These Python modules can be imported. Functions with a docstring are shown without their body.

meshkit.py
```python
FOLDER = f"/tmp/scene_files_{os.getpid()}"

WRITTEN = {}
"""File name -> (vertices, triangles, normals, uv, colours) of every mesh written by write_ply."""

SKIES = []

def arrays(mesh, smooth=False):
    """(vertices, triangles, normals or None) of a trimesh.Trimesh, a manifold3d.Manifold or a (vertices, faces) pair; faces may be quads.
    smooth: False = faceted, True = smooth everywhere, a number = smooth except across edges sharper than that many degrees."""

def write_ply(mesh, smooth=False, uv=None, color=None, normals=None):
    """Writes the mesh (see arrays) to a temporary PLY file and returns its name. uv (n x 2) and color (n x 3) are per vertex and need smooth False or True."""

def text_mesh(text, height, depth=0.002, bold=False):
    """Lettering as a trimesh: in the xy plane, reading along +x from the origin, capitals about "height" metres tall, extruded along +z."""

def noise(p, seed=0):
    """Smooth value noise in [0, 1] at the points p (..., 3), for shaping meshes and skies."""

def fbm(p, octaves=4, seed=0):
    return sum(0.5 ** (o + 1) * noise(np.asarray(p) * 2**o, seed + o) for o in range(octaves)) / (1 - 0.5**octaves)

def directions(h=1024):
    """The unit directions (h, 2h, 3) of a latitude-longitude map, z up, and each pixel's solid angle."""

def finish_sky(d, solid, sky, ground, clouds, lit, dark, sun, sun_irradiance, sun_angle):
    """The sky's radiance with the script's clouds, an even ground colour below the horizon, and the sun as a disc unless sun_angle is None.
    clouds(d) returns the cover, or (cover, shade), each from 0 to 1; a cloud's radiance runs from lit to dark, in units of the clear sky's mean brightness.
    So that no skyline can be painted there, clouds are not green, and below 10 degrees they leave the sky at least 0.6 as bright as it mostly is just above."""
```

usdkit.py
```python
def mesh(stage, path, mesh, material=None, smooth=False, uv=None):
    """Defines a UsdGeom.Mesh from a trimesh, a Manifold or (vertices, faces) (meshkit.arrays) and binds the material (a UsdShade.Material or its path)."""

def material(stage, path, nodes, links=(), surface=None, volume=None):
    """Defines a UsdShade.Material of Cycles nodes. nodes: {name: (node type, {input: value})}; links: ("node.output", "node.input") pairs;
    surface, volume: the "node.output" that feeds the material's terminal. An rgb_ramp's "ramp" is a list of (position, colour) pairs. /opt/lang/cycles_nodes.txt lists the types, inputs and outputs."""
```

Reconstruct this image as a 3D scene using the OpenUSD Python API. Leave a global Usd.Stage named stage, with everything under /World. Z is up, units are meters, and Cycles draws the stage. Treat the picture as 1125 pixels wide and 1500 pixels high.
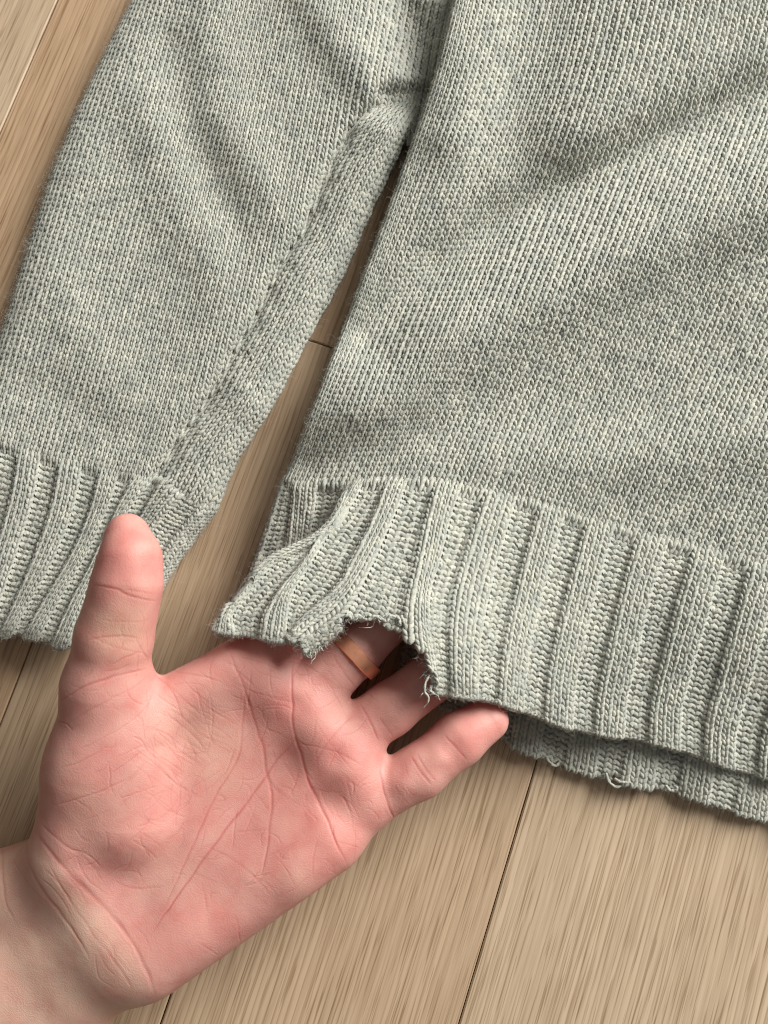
import math, numpy as np, trimesh, usdkit
from meshkit import noise, fbm
from pxr import Usd, UsdGeom, UsdLux, UsdShade, Sdf, Gf, Vt
from scipy.interpolate import RBFInterpolator
from scipy.ndimage import map_coordinates
from scipy.spatial import cKDTree

stage = Usd.Stage.CreateInMemory()
UsdGeom.SetStageUpAxis(stage, UsdGeom.Tokens.z)
UsdGeom.SetStageMetersPerUnit(stage, 1.0)
UsdGeom.Xform.Define(stage, '/World')
UsdGeom.Scope.Define(stage, '/World/Looks')
MM = 0.001
rng = np.random.default_rng(7)

# ------------------------------------------------------------------ camera
PITCH, DIST, FPX = math.radians(7.8), 0.300, 1128.0     # phone held almost straight above the floor
CAM = np.array([0, -DIST * math.sin(PITCH), DIST * math.cos(PITCH)])
R_ = np.array([1.0, 0, 0]); F_ = -CAM / DIST; U_ = np.cross(R_, F_)
cam = UsdGeom.Camera.Define(stage, '/World/camera')
cam.AddTransformOp().Set(Gf.Matrix4d(*[float(x) for x in (*R_, 0, *U_, 0, *(-F_), 0, *CAM, 1)]))
FOC = 6.9
cam.CreateFocalLengthAttr(FOC)
cam.CreateHorizontalApertureAttr(FOC * 1125 / FPX)
cam.CreateVerticalApertureAttr(FOC * 1500 / FPX)
cam.CreateClippingRangeAttr(Gf.Vec2f(0.01, 50))
cam.CreateFStopAttr(3.6)
cam.CreateFocusDistanceAttr(0.272)
cam.CreateExposureAttr(0.16)

# ------------------------------------------------------------------ lamps: one unseen tall window up right, added overhead fill for room light
def rect(name, pos, target, w, h, inten, col):
    l = UsdLux.RectLight.Define(stage, '/World/' + name)
    p, t = np.array(pos, float), np.array(target, float)
    f = (t - p) / np.linalg.norm(t - p)
    r = np.cross(f, [0, 0, 1.0]); r = r / np.linalg.norm(r) if np.linalg.norm(r) > 1e-6 else np.array([1.0, 0, 0])
    u = np.cross(r, f)
    l.AddTransformOp().Set(Gf.Matrix4d(*[float(x) for x in (*r, 0, *u, 0, *(-f), 0, *p, 1)]))
    l.CreateWidthAttr(w); l.CreateHeightAttr(h); l.CreateIntensityAttr(inten); l.CreateColorAttr(Gf.Vec3f(*col))
    l.GetPrim().SetCustomDataByKey('kind', 'structure')
    return l
rect('window_light', (1.36, 1.04, 0.98), (0, 0, 0), 1.25, 1.2, 18.0, (1.0, 0.975, 0.935))
rect('added_overhead_fill', (-0.2, 0.0, 2.4), (-0.2, 0, 0), 7.0, 7.0, 0.22, (1.0, 0.95, 0.87))  # added fill panel overhead, lifts the shadows and gives the ring something to reflect

# ------------------------------------------------------------------ helpers
def at(px, py, z):
    """World point (m) of height z (mm) seen at a pixel of the 1125x1500 photograph."""
    px, py, z = np.broadcast_arrays(np.asarray(px, float), np.asarray(py, float), np.asarray(z, float))
    d = F_ + ((px - 562.5) / FPX)[..., None] * R_ - ((py - 750) / FPX)[..., None] * U_
    t = (z * MM - CAM[2]) / d[..., 2]
    return CAM + d * t[..., None]
def topx(P):
    q = P - CAM; w = q @ F_
    return np.stack([562.5 + FPX * (q @ R_) / w, 750 - FPX * (q @ U_) / w], -1)
used = {}
def numbered(parent, name):
    k = (parent, name); n = used.get(k, -1) + 1; used[k] = n
    return name if n == 0 else f'{name}_{n:03d}'
def obj(name, mesh, mat, parent='/World', smooth=True, st=None):
    path = parent + '/' + numbered(parent, name)
    usdkit.mesh(stage, path, mesh, '/World/Looks/' + mat, smooth=smooth, uv=st)
    return path
def xform(name, parent='/World'):
    path = parent + '/' + numbered(parent, name)
    UsdGeom.Xform.Define(stage, path)
    return path
def tag(path, **kw):
    for k, v in kw.items(): stage.GetPrimAtPath(path).SetCustomDataByKey(k, v)
def color_primvar(path, col, name='tone'):
    UsdGeom.PrimvarsAPI(stage.GetPrimAtPath(path)).CreatePrimvar(name, Sdf.ValueTypeNames.Color3fArray, 'vertex').Set(Vt.Vec3fArray.FromNumpy(col.astype(np.float32)))
def ss(a, b, x):
    t = np.clip((x - a) / (b - a), 0, 1); return t * t * (3 - 2 * t)
def polydist(P, line):
    """distance of points (n,2) to a polyline, and the fraction along it"""
    P = np.asarray(P, float); line = np.asarray(line, float)
    best = np.full(len(P), 1e9); frac = np.zeros(len(P))
    seg = np.linalg.norm(np.diff(line, axis=0), axis=1); cum = np.r_[0, np.cumsum(seg)]
    for k in range(len(line) - 1):
        a, d = line[k], line[k + 1] - line[k]
        t = np.clip(((P - a) @ d) / (d @ d), 0, 1)
        r = np.linalg.norm(P - a - t[:, None] * d, axis=1)
        m = r < best; best[m] = r[m]; frac[m] = ((cum[k] + t * seg[k]) / cum[-1])[m]
    return best, frac
def along(line, t):
    """points at fractions t of a polyline's length (smoothed)"""
    line = np.asarray(line, float)
    cum = np.r_[0, np.cumsum(np.linalg.norm(np.diff(line, axis=0), axis=1))]
    from scipy.interpolate import PchipInterpolator
    return PchipInterpolator(cum / cum[-1], line)(t)

# ------------------------------------------------------------------ materials
def M(name, nodes, links, surface='p.BSDF'):
    usdkit.material(stage, '/World/Looks/' + name, nodes, links, surface)

def wool(name, gain=1.0):
    c = lambda *x: tuple(gain * k for k in x)
    M(name, {
        'geo': ('geometry', {}),
        'n1': ('noise_texture', {'scale': 130.0, 'detail': 4.0, 'roughness': 0.65}),
        'n2': ('noise_texture', {'scale': 620.0, 'detail': 2.0, 'roughness': 0.6}),
        'n3': ('noise_texture', {'scale': 2600.0, 'detail': 2.0}),
        'a': ('math', {'math_type': 'multiply_add', 'value2': 0.40, 'value3': 0.0}),
        'b': ('math', {'math_type': 'multiply_add', 'value2': 0.38}),
        'c': ('math', {'math_type': 'multiply_add', 'value2': 0.22}),
        'r': ('rgb_ramp', {'ramp': [(0.33, c(.275, .295, .285)), (0.46, c(.375, .388, .345)), (0.56, c(.465, .468, .405)), (0.70, c(.60, .595, .51))]}),
        'bp': ('bump', {'strength': 0.5, 'distance': 0.0004}),
        'p': ('principled_bsdf', {'roughness': 0.95, 'sheen_weight': 0.25, 'sheen_roughness': 0.5, 'specular_ior_level': 0.1}),
    }, [('geo.position', 'n1.vector'), ('geo.position', 'n2.vector'), ('geo.position', 'n3.vector'),
        ('n1.fac', 'a.value1'), ('n2.fac', 'b.value1'), ('a.value', 'b.value3'), ('n3.fac', 'c.value1'), ('b.value', 'c.value3'),
        ('c.value', 'r.fac'), ('r.color', 'p.base_color'), ('n3.fac', 'bp.height'), ('bp.normal', 'p.normal')])
wool('wool_yarn')
M('wool_fuzz', {'d': ('diffuse_bsdf', {'color': (.56, .56, .50)}), 't': ('translucent_bsdf', {'color': (.56, .56, .49)}), 'm': ('mix_closure', {'fac': 0.4})},
  [('d.BSDF', 'm.closure1'), ('t.BSDF', 'm.closure2')], 'm.closure')
M('lint', {'p': ('principled_bsdf', {'base_color': (.85, .85, .82), 'roughness': 0.8})}, [])

PANG = math.radians(18.5)
def oak(name, off, tone):
    c = lambda *x: tuple(t * k for t, k in zip(tone, x))
    M(name, {
        'geo': ('geometry', {}),
        'map': ('mapping', {'mapping_type': 'point', 'rotation': (0, 0, PANG), 'location': (off, off * 1.7, off * .3)}),
        's1': ('mapping', {'mapping_type': 'point', 'scale': (560, 22, 60)}),
        's2': ('mapping', {'mapping_type': 'point', 'scale': (1500, 30, 60)}),
        's3': ('mapping', {'mapping_type': 'point', 'scale': (90, 4, 10)}),
        's4': ('mapping', {'mapping_type': 'point', 'scale': (1900, 36, 60)}),
        'n1': ('noise_texture', {'scale': 1.0, 'detail': 3.0, 'roughness': 0.6, 'distortion': 0.3}),
        'n2': ('noise_texture', {'scale': 1.0, 'detail': 3.0, 'roughness': 0.55, 'distortion': 0.6}),
        'n3': ('noise_texture', {'scale': 1.0, 'detail': 2.0}),
        'n4': ('noise_texture', {'scale': 1.0, 'detail': 1.0}),
        'a': ('math', {'math_type': 'multiply_add', 'value2': 0.45, 'value3': 0.0}),
        'b': ('math', {'math_type': 'multiply_add', 'value2': 0.40}),
        'c': ('math', {'math_type': 'multiply_add', 'value2': 0.25}),
        'sw': ('mapping', {'mapping_type': 'point', 'scale': (1.0, .05, 1.0)}),
        'wv': ('wave_texture', {'wave_type': 'bands', 'bands_direction': 'x', 'profile': 'saw', 'scale': 128.0, 'distortion': 5.5, 'detail': 3.0, 'detail_scale': 1.3, 'detail_roughness': 0.6}),
        'wr': ('rgb_ramp', {'ramp': [(0.0, (.66, .60, .54)), (.10, (.74, .69, .64)), (.24, (.90, .88, .86)), (.5, (1, 1, 1)), (.9, (1.05, 1.05, 1.06)), (1.0, (.78, .73, .68))]}),
        'ws': ('map_range', {'from_min': .36, 'from_max': .62, 'to_min': 0.25, 'to_max': 1.0, 'clamp': True}),
        'm2': ('mix', {'mix_type': 'multiply'}),
        'r': ('rgb_ramp', {'ramp': [(0.38, c(.365, .265, .178)), (0.50, c(.455, .342, .237)), (0.62, c(.52, .40, .285))]}),
        'pr': ('rgb_ramp', {'ramp': [(0.0, (.60, .55, .49)), (0.36, (.68, .63, .57)), (0.41, (1, 1, 1)), (1.0, (1, 1, 1))]}),
        'mx': ('mix', {'mix_type': 'multiply', 'fac': 0.9}),
        'bp': ('bump', {'strength': 0.15, 'distance': 0.0002}),
        'p': ('principled_bsdf', {'roughness': 0.5, 'specular_ior_level': 0.35}),
    }, [('geo.position', 'map.vector'), ('map.vector', 's1.vector'), ('map.vector', 's2.vector'), ('map.vector', 's3.vector'), ('map.vector', 's4.vector'),
        ('s1.vector', 'n1.vector'), ('s2.vector', 'n2.vector'), ('s3.vector', 'n3.vector'), ('s4.vector', 'n4.vector'),
        ('n1.fac', 'a.value1'), ('n2.fac', 'b.value1'), ('a.value', 'b.value3'), ('n3.fac', 'c.value1'), ('b.value', 'c.value3'),
        ('c.value', 'r.fac'), ('n4.fac', 'pr.fac'), ('r.color', 'mx.color1'), ('pr.color', 'mx.color2'), ('map.vector', 'sw.vector'), ('sw.vector', 'wv.vector'), ('wv.fac', 'wr.fac'), ('n3.fac', 'ws.value'), ('ws.result', 'm2.fac'), ('mx.color', 'm2.color1'), ('wr.color', 'm2.color2'), ('m2.color', 'p.base_color'),
        ('wv.fac', 'bp.height'), ('bp.normal', 'p.normal')])
for k, (o, t) in enumerate([(0.0, (1, 1, 1)), (3.1, (.97, .93, .87)), (7.7, (.95, .86, .76)), (11.3, (1.02, 1.02, .99))]): oak(f'oak_{k}', o, t)
M('plank_gap', {'p': ('principled_bsdf', {'base_color': (.03, .018, .012), 'roughness': 0.9})}, [])
M('copper', {'geo': ('geometry', {}), 'n': ('noise_texture', {'scale': 700.0, 'detail': 3.0}),
             'mr': ('map_range', {'from_min': .3, 'from_max': .7, 'to_min': .34, 'to_max': .46}),
             'p': ('principled_bsdf', {'base_color': (1.0, .46, .285), 'metallic': 0.85})},
  [('geo.position', 'n.vector'), ('n.fac', 'mr.value'), ('mr.result', 'p.roughness')])
M('skin', {
    'geo': ('geometry', {}), 'col': ('attribute', {'attribute': 'tone'}),
    'n1': ('noise_texture', {'scale': 140.0, 'detail': 4.0, 'roughness': 0.6}),
    'n2': ('noise_texture', {'scale': 1500.0, 'detail': 3.0, 'roughness': 0.6}),
    'wp': ('vector_math', {'math_type': 'multiply_add', 'vector2': (.012, .012, .012)}),
    'wv': ('wave_texture', {'wave_type': 'rings', 'rings_direction': 'spherical', 'scale': 350.0, 'distortion': 2.0, 'detail': 1.0, 'detail_scale': 0.3}),
    'v': ('voronoi_texture', {'feature': 'distance_to_edge', 'scale': 760.0}),
    'vr': ('map_range', {'from_min': 0.0, 'from_max': 0.12, 'to_min': 0.0, 'to_max': 1.0, 'clamp': True}),
    'r': ('rgb_ramp', {'ramp': [(0.30, (.94, .80, .80)), (0.5, (1, 1, 1)), (0.70, (1.03, 1.11, 1.09))]}),
    'mx': ('mix', {'mix_type': 'multiply', 'fac': 0.75}),
    'h1': ('math', {'math_type': 'multiply_add', 'value2': 0.75, 'value3': 0.0}),
    'h2': ('math', {'math_type': 'multiply_add', 'value2': 0.20}),
    'h3': ('math', {'math_type': 'multiply_add', 'value2': 0.30}),
    'bp': ('bump', {'strength': 0.22, 'distance': 0.00018}),
    'p': ('principled_bsdf', {'roughness': 0.52, 'specular_ior_level': 0.34, 'subsurface_weight': 0.3, 'subsurface_scale': 0.0016, 'subsurface_radius': (1.0, 0.32, 0.2)}),
}, [('geo.position', 'n1.vector'), ('geo.position', 'n2.vector'), ('geo.position', 'v.vector'), ('n1.color', 'wp.vector1'), ('geo.position', 'wp.vector3'), ('wp.vector', 'wv.vector'),
    ('n1.fac', 'r.fac'), ('col.color', 'mx.color1'), ('r.color', 'mx.color2'), ('mx.color', 'p.base_color'),
    ('wv.fac', 'h1.value1'), ('v.distance', 'vr.value'), ('vr.result', 'h2.value1'), ('h1.value', 'h2.value3'), ('n2.fac', 'h3.value1'), ('h2.value', 'h3.value3'),
    ('h3.value', 'bp.height'), ('bp.normal', 'p.normal')])
M('nail', {'p': ('principled_bsdf', {'base_color': (.72, .46, .40), 'roughness': 0.3, 'coat_weight': .3})}, [])

# ------------------------------------------------------------------ floor of oak planks
floor = xform('floor'); tag(floor, kind='structure', label='light oak plank floor with thin dark joints')
PD = np.array([math.sin(PANG), math.cos(PANG)]); PX = np.array([math.cos(PANG), -math.sin(PANG)])     # along, across
lines = [np.mean([at(x, y, 0)[:2] @ PX for x, y in pts]) for pts in
         ([(85, 0), (0, 190)], [(45, 945), (0, 1060)], [(250, 1455), (235, 1500)], [(790, 1110), (740, 1255), (675, 1500)])]
W = (lines[3] - lines[0]) / 3
edges = [lines[0] - 2 * W, lines[0] - W, lines[0], lines[1], lines[2], lines[3], lines[3] + 1.13 * W, lines[3] + 2 * W, lines[3] + 3 * W]
def plank(x0, x1, y0, y1):
    g, b, T = 0.00022, 0.0005, 0.006
    x0 += g; x1 -= g; y0 += g; y1 -= g
    v = []
    for (ins, z) in ((0, -T), (0, -b * .8), (b, 0)):
        for (x, y) in ((x0 + ins, y0 + ins), (x1 - ins, y0 + ins), (x1 - ins, y1 - ins), (x0 + ins, y1 - ins)):
            p = x * PX + y * PD; v.append((p[0], p[1], z))
    f = []
    for r in (0, 1):
        for k in range(4):
            a, c = r * 4 + k, r * 4 + (k + 1) % 4
            f += [(a, c, c + 4), (a, c + 4, a + 4)]
    f += [(8, 9, 10), (8, 10, 11)]
    return np.array(v), np.array(f)
jy = float(at(464, 502, 0)[:2] @ PD)
for k in range(len(edges) - 1):
    cuts = {3: [-.6, jy, .7], 2: [-.6, .19, .7], 4: [-.6, -.35, .7], 5: [-.6, .42, .7]}.get(k, [-.6, .05 * (k % 3) + .3, .7])
    for a, b in zip(cuts[:-1], cuts[1:]):
        obj('plank', plank(edges[k], edges[k + 1], a, b), f'oak_{(k * 3 + (a > -.5)) % 4}', floor, smooth=False)
q = 0.9
obj('subfloor', (np.array([(-q, -q, -.0062), (q, -q, -.0062), (q, q, -.0062), (-q, q, -.0062)]), np.array([(0, 1, 2), (0, 2, 3)])), 'plank_gap', floor, smooth=False)

# ------------------------------------------------------------------ knitted fabric
class Fabric:
    """a sheet of knit: (u = wale, v = course) -> point, from control points (u, v, px, py, z)"""
    def __init__(self, ctrl, u0, u1, v0, v1, relief=None, zfield=None, smoothing=0.5, warp=None):
        ctrl = np.array(ctrl, float); self.res = 2
        self.u0, self.v0 = u0, v0
        nu, nv = int((u1 - u0) * self.res) + 1, int((v1 - v0) * self.res) + 1
        U, V = np.meshgrid(np.linspace(u0, u1, nu), np.linspace(v0, v1, nv), indexing='ij')
        # a coarse RBF on a thinner grid, then cubic
        cu, cv = np.linspace(u0, u1, max(4, int((u1 - u0)) + 1)), np.linspace(v0, v1, max(4, int((v1 - v0) / 2) + 1))
        CU, CV = np.meshgrid(cu, cv, indexing='ij')
        rb = RBFInterpolator(ctrl[:, :2] * [1, .8], ctrl[:, 2:], kernel='thin_plate_spline', smoothing=smoothing, neighbors=None)
        C = rb(np.stack([CU.ravel(), CV.ravel() * .8], 1)).reshape(*CU.shape, -1)
        ij = np.stack([(U - u0) / (u1 - u0) * (len(cu) - 1), (V - v0) / (v1 - v0) * (len(cv) - 1)])
        G = np.stack([map_coordinates(C[..., k], ij, order=3, mode='nearest') for k in range(3)], -1)
        z = G[..., 2]
        if zfield is not None: z = z + zfield(G[..., 0], G[..., 1])
        if warp is not None:
            G = G.copy(); x_, y_, z = warp(G[..., 0], G[..., 1], z); G[..., 0], G[..., 1] = x_, y_
        self.pix = G[..., :2]
        z = z + 0.55 * (fbm(np.stack([G[..., 0] / 60, G[..., 1] / 60, 0 * z], -1), 3, 5) - .5) * 2
        P = at(G[..., 0], G[..., 1], z)
        N = np.cross(np.gradient(P, axis=0), np.gradient(P, axis=1)); N /= np.linalg.norm(N, axis=-1, keepdims=True) + 1e-12
        self.N = N
        if relief is not None: P = P + N * (relief(U, V) * MM)[..., None]
        N = np.cross(np.gradient(P, axis=0), np.gradient(P, axis=1)); N /= np.linalg.norm(N, axis=-1, keepdims=True) + 1e-12
        N = N * .6 + self.N * .4; N /= np.linalg.norm(N, axis=-1, keepdims=True) + 1e-12
        self.P, self.N = P, N; self.U, self.V = U, V
    def sample(self, A, u, v, order=1):
        ij = np.stack([(u - self.u0) * self.res, (v - self.v0) * self.res])
        return np.stack([map_coordinates(A[..., k], ij, order=order, mode='nearest') for k in range(A.shape[-1])], -1)
    def __call__(self, u, v, h=0.0):
        p, n = self.sample(self.P, u, v, 3), self.sample(self.N, u, v)
        return p + n * (np.asarray(h) * MM)[..., None], n
    def pixel(self, u, v): return self.sample(self.pix, np.asarray(u, float), np.asarray(v, float))

SIDES = 7
def tubes(C, N, rad, twist=0.0, squash=0.16, cap=True):
    """C (n,T,3) centre lines, N (n,T,3) surface normals, rad (n,T) metres -> vertices, faces"""
    n, T = C.shape[:2]
    t = np.gradient(C, axis=1); t /= np.linalg.norm(t, axis=-1, keepdims=True) + 1e-12
    b = np.cross(t, N); b /= np.linalg.norm(b, axis=-1, keepdims=True) + 1e-12
    m = np.cross(b, t)
    th = np.arange(SIDES) * 2 * np.pi / SIDES
    s = np.linspace(0, 1, T)
    ph = rng.uniform(0, 6.28, (n, 1, 1))
    rr = rad[..., None] * (1 + squash * np.cos(2 * th[None, None, :] - twist * s[None, :, None] + ph))
    ring = C[:, :, None, :] + rr[..., None] * (np.cos(th)[None, None, :, None] * b[:, :, None, :] + np.sin(th)[None, None, :, None] * m[:, :, None, :])
    V = ring.reshape(-1, 3)
    base = (np.arange(n)[:, None, None] * T + np.arange(T - 1)[None, :, None]) * SIDES
    k = np.arange(SIDES)[None, None, :]; k2 = (k + 1) % SIDES
    a, bb, c, d = base + k, base + k2, base + SIDES + k2, base + SIDES + k
    F = np.concatenate([np.stack([a, c, bb], -1).reshape(-1, 3), np.stack([a, d, c], -1).reshape(-1, 3)])
    return V, F[:, ::-1]

def knit_legs(fab, I, J, r=0.228, lean=0.0):
    """the two legs of each V stitch (I, J)"""
    T = 7; t = np.linspace(0, 1, T)
    out_c, out_n, out_r = [], [], []
    jit = lambda s: rng.normal(0, s, len(I))[:, None]
    for sgn in (-1, 1):
        # from the middle of the wale up and outwards: the foot hides under the stitch below, the top turns in behind the one above
        uu = I[:, None] + 0.5 + sgn * np.interp(t, [0, .15, .8, 1], [.085, .13, .335, .36])[None] + jit(.018)
        vv = J[:, None] - 0.40 + (1.66 + .16 * sgn) * t[None] + jit(.045)
        hh = np.interp(t, [0, .12, .32, .62, .85, 1], [-.12, .22, .36, .10 + .10 * (sgn > 0), -.34 + .16 * (sgn > 0), -.62])[None] + .09 * sgn + jit(.04)
        p, n = fab(uu, vv, hh)
        out_c.append(p); out_n.append(n)
        prof = 0.60 + 0.45 * np.sin(np.pi * t) ** .7
        out_r.append(prof[None] * (1 + jit(.09)))
    C, N, R = np.concatenate(out_c), np.concatenate(out_n), np.concatenate(out_r)
    # local wale width in metres
    pu, _ = fab(np.r_[I, I], np.r_[J, J] + .5); pu2, _ = fab(np.r_[I, I] + 1.0, np.r_[J, J] + .5)
    w = np.clip(np.linalg.norm(pu2 - pu, axis=-1), .0014, .0033)
    return tubes(C, N, R * (w * r)[:, None], twist=5.0)

def purl_bumps(fab, I, J, r=0.43):
    """one wave of yarn per stitch, head and sinker arcs"""
    a, _ = fab(I, J + .5); b, _ = fab(I + 1, J + .5)
    k = np.clip(np.round(np.linalg.norm(b - a, axis=-1) / .0027), 1, 3).astype(int)      # stretched fabric opens into more arcs
    du = np.repeat(1.0 / k, k); I = np.repeat(I, k) + du * np.concatenate([np.arange(x) for x in k]); J = np.repeat(J, k)
    T = 9; t = np.linspace(-.06, 1.06, T)
    jit = lambda s: rng.normal(0, s, len(I))[:, None]
    uu = I[:, None] + du[:, None] * (t[None] + jit(.02))
    vv = J[:, None] + .5 + 0.30 * np.sin(2 * np.pi * t)[None] * (1 + jit(.12)) + jit(.06)
    hh = (0.0 + 0.13 * np.cos(4 * np.pi * t))[None] + jit(.06)
    p, n = fab(uu, vv, hh)
    pu, _ = fab(I + .5, J); pu2, _ = fab(I + .5, J + 1.0)
    w = np.clip(np.linalg.norm(pu2 - pu, axis=-1), .001, .0024)
    R = (w * r)[:, None] * (1 + jit(.10)) * np.ones(T)[None]
    return tubes(p, n, R, twist=6.0)

def joined(parts):
    V, F, o = [], [], 0
    for v, f in parts:
        if len(v) == 0: continue
        V.append(v); F.append(f + o); o += len(v)
    return np.concatenate(V), np.concatenate(F)

def backing(fab, keep, h=-0.36):
    """the solid back of the fabric, two sided sheet under the stitches; keep(u,v) -> bool"""
    U, V = fab.U, fab.V
    P = fab.P + fab.N * (h * MM); Q = fab.P + fab.N * ((h - 1.0) * MM)
    k = keep(U, V)
    nu, nv = U.shape
    idx = np.arange(nu * nv).reshape(nu, nv)
    ok = k[:-1, :-1] & k[1:, :-1] & k[1:, 1:] & k[:-1, 1:]
    a, b, c, d = idx[:-1, :-1][ok], idx[1:, :-1][ok], idx[1:, 1:][ok], idx[:-1, 1:][ok]
    F = np.concatenate([np.stack([a, b, c], 1), np.stack([a, c, d], 1)])
    F2 = F[:, ::-1] + nu * nv
    e = np.concatenate([F[:, [0, 1]], F[:, [1, 2]], F[:, [2, 0]]])
    key = {}
    es = np.sort(e, 1); _, inv, cnt = np.unique(es, axis=0, return_inverse=True, return_counts=True)
    be = e[cnt[inv.ravel()] == 1]
    S = np.concatenate([np.stack([be[:, 0], be[:, 0] + nu * nv, be[:, 1]], 1), np.stack([be[:, 1], be[:, 0] + nu * nv, be[:, 1] + nu * nv], 1)])
    allV = np.concatenate([P.reshape(-1, 3), Q.reshape(-1, 3)]); allF = np.concatenate([F, F2, S])
    u_, inv = np.unique(allF, return_inverse=True)
    return allV[u_], inv.reshape(-1, 3)

def seen(fab, I, J, m=70):
    """stitches inside (or close to) the picture"""
    p = fab.pixel(I + .5, J + .5)
    return (p[:, 0] > -m) & (p[:, 0] < 1125 + m) & (p[:, 1] > -m) & (p[:, 1] < 1500 + m)

fuzz_roots = []
def fuzz_on(fab, I, J, per):
    n = int(len(I) * per)
    k = rng.integers(0, len(I), n)
    u = I[k] + rng.uniform(0, 1, n); v = J[k] + rng.uniform(0, 1, n)
    p, nn = fab(u, v, rng.uniform(-.1, .5, n))
    fuzz_roots.append((p, nn))

def grid_of(u0, u1, v0, v1):
    I, J = np.meshgrid(np.arange(u0, u1), np.arange(v0, v1), indexing='ij')
    return I.ravel().astype(float), J.ravel().astype(float)

def ribcol(u):      # K4 P3 : knit where the wale lies in the four to the left of a multiple of 7
    return np.mod(np.floor(u), 7) >= 3
def rib_relief(amp=1.15, knit_top=None):
    def f(U, V):
        m = np.mod(U, 7)            # purl 0..3, knit 3..7
        k = ss(2.55, 3.35, m) * (1 - ss(6.72, 7.0, m)) + (1 - ss(0.0, .35, m)) * .35
        k = np.clip(k, 0, 1)
        crown = np.where(m > 3, 0.35 * np.sin(np.pi * np.clip((m - 3) / 4, 0, 1)), 0)
        g = k * (1.0 + crown)
        e = 1.0 if knit_top is None else 1 - ss(knit_top - 2.2, knit_top - .2, V)
        return amp * (g * e + (1 - e) * .85) - amp * .6
    return f

sweater = xform('wool_sweater')
tag(sweater, label='grey green heathered wool sweater with a torn hole in its ribbed hem', category='sweater')
FUZZ = 1.0

def rib_part(fab, name, parent, keep, u0, u1, v0, v1, fuzz=13, edge_rows=True):
    """a ribbed band: backing and purl channels are the band, every knit column is a rib of its own"""
    I, J = grid_of(u0, u1, v0, v1)
    ok = keep(I + .5, J + .5) & seen(fab, I, J)
    I, J = I[ok], J[ok]
    kn = ribcol(I + .01) | (J >= v1 - 2)
    pp = [backing(fab, keep)]
    if (~kn).any(): pp.append(purl_bumps(fab, I[~kn], J[~kn]))
    band = obj(name, joined(pp), 'wool_yarn', parent)
    for c in np.unique(np.floor((I[kn] - 3) / 7)):
        m = kn & (np.floor((I - 3) / 7) == c)
        obj('rib', knit_legs(fab, I[m], J[m], .245), 'wool_yarn', band)
    fuzz_on(fab, I, J, fuzz * FUZZ)
    e_ = J < v0 + 2
    if v0 == 0: fuzz_on(fab, I[e_], J[e_], 30 * FUZZ)
    return band
def stock_part(fab, name, parent, keep, u0, u1, v0, v1, fuzz=13):
    I, J = grid_of(u0, u1, v0, v1)
    ok = keep(I + .5, J + .5) & seen(fab, I, J)
    I, J = I[ok], J[ok]
    path = obj(name, joined([backing(fab, keep), knit_legs(fab, I, J)]), 'wool_yarn', parent)
    fuzz_on(fab, I, J, fuzz * FUZZ)
    return path

def ridge(line, amp, sig):
    line = np.array(line, float)
    def f(x, y):
        d, _ = polydist(np.stack([x.ravel(), y.ravel()], 1), line)
        return (amp * np.exp(-(d / sig) ** 2)).reshape(x.shape)
    return f
def fields(*fs): return lambda x, y: sum(f(x, y) for f in fs)

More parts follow.
